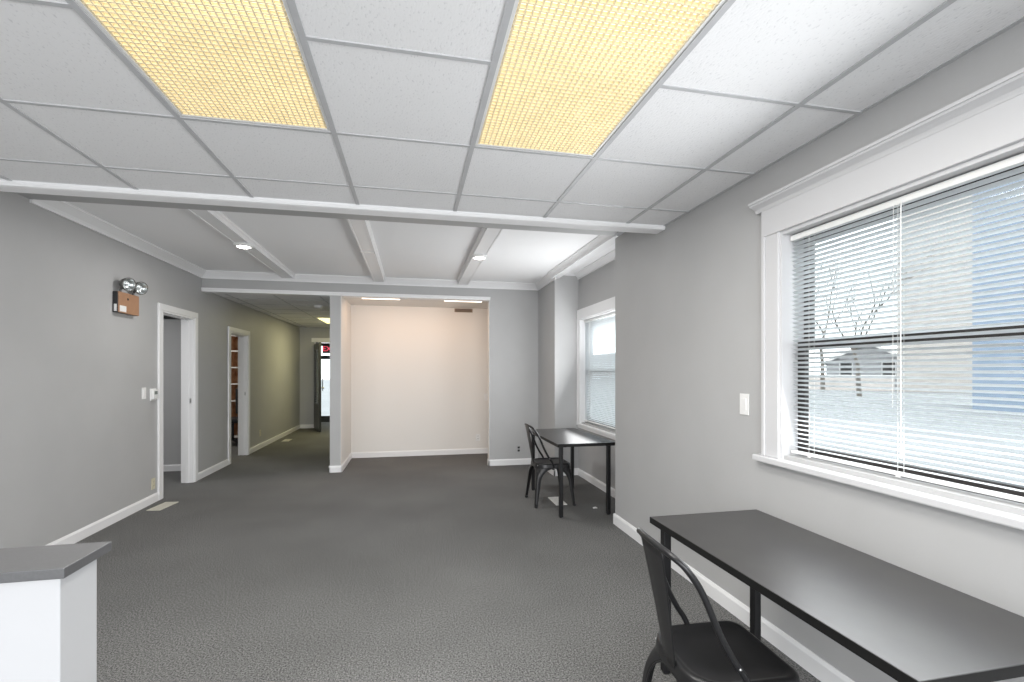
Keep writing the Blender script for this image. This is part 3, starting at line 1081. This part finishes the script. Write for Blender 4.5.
wv = thing('wall_vent', 'tan slotted vent at the top of the pale alcove back wall', 'vent', (0.83, AL_BACK, 2.385))
MB().box((-0.15, -0.008, -0.03), (0.15, -0.0005, 0.03)).build('frame', M['tan_vent'], wv, bevel=0.002)
v = MB()
for k in range(4):
    v.box((-0.135, -0.0095, -0.021 + k * 0.012), (0.135, -0.008, -0.016 + k * 0.012))
v.build('slots', M['slot'], wv)


# ------------------------------------------------------------------ floor registers
def register(label, loc, rz, lx, ly, mt, tilt=0.0):
    t = thing('floor_register', label, 'floor vent', loc, rz)
    t.rotation_euler = (0, tilt, rz)
    fr = MB()
    fr.box((-lx / 2, -ly / 2, 0.0), (lx / 2, -ly / 2 + 0.015, 0.008))
    fr.box((-lx / 2, ly / 2 - 0.015, 0.0), (lx / 2, ly / 2, 0.008))
    fr.box((-lx / 2, -ly / 2 + 0.015, 0.0), (-lx / 2 + 0.015, ly / 2 - 0.015, 0.008))
    fr.box((lx / 2 - 0.015, -ly / 2 + 0.015, 0.0), (lx / 2, ly / 2 - 0.015, 0.008))
    fr.build('frame', mt, t, bevel=0.002)
    lv = MB()
    n = int((ly - 0.03) / 0.014)
    for i in range(n):
        y = -ly / 2 + 0.018 + i * 0.014
        lv.box((-lx / 2 + 0.012, y, 0.001), (lx / 2 - 0.012, y + 0.010, 0.006))
    lv.build('louver', mt, t)
    MB().box((-lx / 2 + 0.012, -ly / 2 + 0.012, 0.0), (lx / 2 - 0.012, ly / 2 - 0.012, 0.001)).build('backing', M['slot'], t)
    return t


register('beige floor vent beside the nearest doorway of left wall', (-2.485, 5.44, 0.001), -0.12, 0.13, 0.30, M['register'])
register('beige floor vent deep in the hallway beside left wall', (-2.44, 10.1, 0.001), 0, 0.13, 0.30, M['register'])
register('white floor vent under the small far desk', (1.50, 4.80, 0.001), 0, 0.12, 0.30, M['register_w'])
sp = MB()
sp.prism([(0, 0, 0.001), (0.05, 0.005, 0.001), (0.045, 0.045, 0.003), (0.012, 0.038, 0.002)], (0, 0, 0.003))
o = sp.build('paper_scrap', M['plastic'], loc=(1.77, 4.47, 0))
tag(o, 'white paper scrap on carpet beside the far desk front leg', 'paper')

# ------------------------------------------------------------------ hall end: open door, sign, outer door
d3 = struct_empty('door_3', (-2.315, HALL_END - 0.02, 0))
ang = math.atan2(-0.95, 0.30)
d3.rotation_euler = (0, 0, ang)
lw = 0.96
lf = MB()
lf.box((0, -0.022, 0.01), (lw, 0.022, 0.62))
lf.box((0, -0.022, 0.62), (0.13, 0.022, 2.02))
lf.box((lw - 0.13, -0.022, 0.62), (lw, 0.022, 2.02))
lf.box((0.13, -0.022, 1.88), (lw - 0.13, 0.022, 2.02))
lf.build('door_leaf', M['dark_door'], d3, bevel=0.003)
MB().box((0.13, -0.004, 0.62), (lw - 0.13, 0.004, 1.88)).build('glass_pane', M['glass'], d3)
sb = MB()
for i in range(34):
    z = 0.70 + i * 0.033
    sb.prism([(0.15, 0.030, z), (0.15, 0.040, z + 0.031), (0.15, 0.041, z + 0.031), (0.15, 0.031, z)], (lw - 0.30, 0, 0))
sb.build('door_blind', M['slat'], d3)
MB().box((0.12, 0.022, 0.40), (lw - 0.12, 0.026, 0.44)).build('kick_strip', M['bolt'], d3)
kb = MB()
kb.tube([(lw - 0.06, 0.022, 1.0), (lw - 0.06, 0.06, 1.0)], 0.01, 10)
kb.lathe([(0, 0.09), (0.02, 0.085), (0.028, 0.072), (0.02, 0.06), (0, 0.058)], (lw - 0.06, 0, 1.0), (0, 1, 0), 18)
kb.build('door_knob', M['bolt'], d3, smooth=True)
fr = MB()
fr.box((DW[0] - 0.06, HALL_END - 0.015, DW[2]), (DW[1] + 0.06, HALL_END + 0.13, DW[2] + 0.10))
fr.box((DW[1], HALL_END - 0.015, 0), (DW[1] + 0.07, HALL_END + 0.13, DW[2]))
fr.box((DW[0] - 0.02, HALL_END + 0.02, 0), (DW[0] + 0.01, HALL_END + 0.13, DW[2]))
struct('trim_10', fr, M['trim'])

d4 = struct_empty('door_4', (-1.98, 13.64, 0))
fm = MB()
fm.box((-0.53, -0.03, 0.0), (0.53, 0.03, 0.16))
fm.box((-0.53, -0.03, 0.16), (-0.45, 0.03, 2.14))
fm.box((0.45, -0.03, 0.16), (0.53, 0.03, 2.14))
fm.box((-0.45, -0.03, 1.70), (0.45, 0.03, 1.80))
fm.box((-0.45, -0.03, 2.06), (0.45, 0.03, 2.14))
fm.build('door_frame', M['dark_door'], d4)
MB().box((-0.45, -0.004, 0.16), (0.45, 0.004, 1.70)).build('glass_pane', M['glass'], d4)
MB().box((-0.45, -0.004, 1.80), (0.45, 0.004, 2.06)).build('transom_pane', M['glass'], d4)
MB().tube([(-0.40, -0.03, 0.85), (-0.40, -0.07, 0.87), (-0.40, -0.07, 1.18), (-0.40, -0.03, 1.20)], 0.011, 10).build('pull_handle', M['dark_door'], d4)

ex = thing('exit_sign', 'lit red exit sign hanging at the end of the hallway', 'exit sign', (-2.02, 12.55, 1.93))
MB().box((-0.18, -0.03, -0.105), (0.18, 0.03, 0.105)).build('housing', M['dark_plastic'], ex, bevel=0.004)
MB().tube([(0, 0, 0.105), (0, 0, 0.50)], 0.008, 10).build('stem', M['dark_plastic'], ex)
cu = bpy.data.curves.new('exit_text', 'FONT')
cu.body = 'EXIT'
cu.size = 0.175
cu.align_x = 'CENTER'
cu.align_y = 'CENTER'
cu.extrude = 0.002
tob = bpy.data.objects.new('exit_text', cu)
sc.collection.objects.link(tob)
bpy.context.view_layer.update()
me = bpy.data.meshes.new_from_object(tob.evaluated_get(bpy.context.evaluated_depsgraph_get()))
bpy.data.objects.remove(tob)
lt = bpy.data.objects.new('letters', me)
sc.collection.objects.link(lt)
me.materials.clear()
me.materials.append(M['red_glow'])
lt.parent = ex
lt.location = (0, -0.032, 0)
lt.rotation_euler = (PI / 2, 0, 0)

# ------------------------------------------------------------------ office behind the second door
bk = thing('bookcase', 'tall orange wooden bookcase seen through the second doorway', 'bookcase', (-3.55, 10.55, 0))
m = MB()
for x in (-0.45, -0.02, 0.42):
    m.box((x - 0.012, -0.16, 0), (x + 0.012, 0.16, 2.1))
m.build('side_panel', M['wood'], bk)
MB().box((-0.45, 0.15, 0), (0.42, 0.16, 2.1)).build('back_panel', M['wood'], bk)
for z in (0.06, 0.42, 0.78, 1.12, 1.45, 1.78, 2.09):
    MB().box((-0.44, -0.16, z - 0.012), (0.41, 0.15, z + 0.012)).build('shelf', M['plastic'], bk)
oc = thing('office_chair', 'black office chair seen through the second doorway', 'chair', (-3.30, 9.75, 0), -2.2)
MB().box((-0.24, -0.24, 0.42), (0.24, 0.24, 0.50)).build('seat', M['dark_plastic'], oc, bevel=0.03)
MB().box((-0.27, -0.22, 0.55), (-0.20, 0.22, 1.05)).build('backrest', M['dark_plastic'], oc, bevel=0.03)
MB().box((-0.25, -0.03, 0.44), (-0.23, 0.03, 0.6)).build('back_post', M['dark_plastic'], oc)
MB().tube([(0, 0, 0.08), (0, 0, 0.42)], 0.025, 12).build('gas_column', M['dark_plastic'], oc)
sb = MB()
for k in range(5):
    a = 2 * PI * k / 5
    sb.tube([(0, 0, 0.10), (0.28 * math.cos(a), 0.28 * math.sin(a), 0.06)], 0.02, 8)
sb.build('star_base', M['dark_plastic'], oc)
for k in range(5):
    a = 2 * PI * k / 5
    MB().lathe([(0, -0.02), (0.03, -0.02), (0.03, 0.02), (0, 0.02)], (0.28 * math.cos(a), 0.28 * math.sin(a), 0.03), (-math.sin(a), math.cos(a), 0), 14).build('caster', M['dark_plastic'], oc)

# ------------------------------------------------------------------ outdoors, seen through the blinds
struct('ground', MB().box((-60, -60, -0.35), (90, 90, -0.12)), M['ground'])


def gabled_house(name, label, loc, rz, wx, wy, hw_, hr, wallm):
    t = thing(name, label, 'house', loc, rz)
    m = MB()
    m.prism([(-wx / 2, -wy / 2, 0), (wx / 2, -wy / 2, 0), (wx / 2, -wy / 2, hw_), (0, -wy / 2, hw_ + hr), (-wx / 2, -wy / 2, hw_)], (0, wy, 0))
    m.build('wall', wallm, t)
    for s_ in (-1, 1):
        r = MB()
        e = 0.35
        r.prism([(s_ * (wx / 2 + e), -wy / 2 - e, hw_ - e * hr / (wx / 2)), (0, -wy / 2 - e, hw_ + hr), (0, -wy / 2 - e, hw_ + hr + 0.15), (s_ * (wx / 2 + e), -wy / 2 - e, hw_ - e * hr / (wx / 2) + 0.15)], (0, wy + 2 * e, 0))
        r.build('roof_slope', M['roof'], t)
        b_ = MB()
        b_.prism([(s_ * (wx / 2 + e), -wy / 2 - e - 0.03, hw_ - e * hr / (wx / 2) - 0.1), (0, -wy / 2 - e - 0.03, hw_ + hr - 0.1), (0, -wy / 2 - e - 0.03, hw_ + hr + 0.16), (s_ * (wx / 2 + e), -wy / 2 - e - 0.03, hw_ - e * hr / (wx / 2) + 0.16)], (0, 0.03, 0))
        b_.build('barge_board', M['out_white'], t)
    for xx in (-wx * 0.25, wx * 0.25):
        f = MB().box((xx - 0.5, -wy / 2 - 0.05, 1.0), (xx + 0.5, -wy / 2, 2.3)).build('window', M['out_white'], t)
        MB().box((xx - 0.42, -wy / 2 - 0.06, 1.08), (xx + 0.42, -wy / 2 - 0.05, 2.22)).build('pane', M['slot'], f)
    return t


gabled_house('house', 'small gabled house far outside the big right window', (42.14, 36.89, -0.12), -0.86, 6.0, 8.0, 2.3, 1.7, M['house_side'])


def block(name, label, loc, rz, wx, wy, hz, wallm, cat='building'):
    t = thing(name, label, cat, loc, rz)
    MB().box((-wx / 2, -wy / 2, 0), (wx / 2, wy / 2, hz)).build('wall', wallm, t)
    MB().box((-wx / 2 - 0.2, -wy / 2 - 0.2, hz), (wx / 2 + 0.2, wy / 2 + 0.2, hz + 0.3)).build('parapet', M['out_white'], t)
    return t


block('neighbour_building', 'beige building outside, behind the middle of the big right window', (37.99, 27.67, -0.12), -0.9413, 4.6, 4.0, 14.0, M['beige_side'])
block('neighbour_building', 'blue grey building outside, behind the right end of the big window', (24.14, 12.09, -0.12), -1.1065, 6.4, 4.0, 11.0, M['blue_side'])
gw = thing('garden_wall', 'low pale garden wall outside in front of the far house', 'wall', (34, 30, -0.12), -0.85)
MB().box((-9, -0.15, 0), (1.8, 0.15, 1.1)).build('wall_body', M['lower_panel'], gw)
MB().box((-9.1, -0.2, 1.1), (1.9, 0.2, 1.2)).build('coping', M['out_white'], gw)


def tree(label, loc, h_, seed):
    rnd = random.Random(seed)
    m = MB()

    def branch(p, d, L, r, depth):
        pts = [p]
        q = p.copy()
        for i in range(4):
            d2 = (d + Vector((rnd.uniform(-.18, .18), rnd.uniform(-.18, .18), rnd.uniform(-.05, .15)))).normalized()
            q = q + d2 * L / 4
            pts.append(q.copy())
        m.tube(pts, r, 5, r_end=r * 0.55)
        if depth == 0:
            return
        for k in range(rnd.randint(3, 4)):
            f = pts[rnd.randint(2, 4)]
            dd = (d + Vector((rnd.uniform(-.9, .9), rnd.uniform(-.9, .9), rnd.uniform(-.1, .6)))).normalized()
            branch(f, dd, L * rnd.uniform(.6, .8), r * 0.5, depth - 1)
    branch(Vector((0, 0, 0)), Vector((0, 0, 1)), h_ * 0.42, h_ * 0.016, 4)
    o = m.build('bare_tree', M['bark'], loc=loc)
    return tag(o, label, 'tree')


tree('bare tree outside beyond the left half of the big window, nearer the house', (24.60, 22.00, -0.15), 8.5, 3)
tree('tall bare tree outside, farthest left beyond the big window', (29.09, 28.89, -0.15), 10.0, 11)
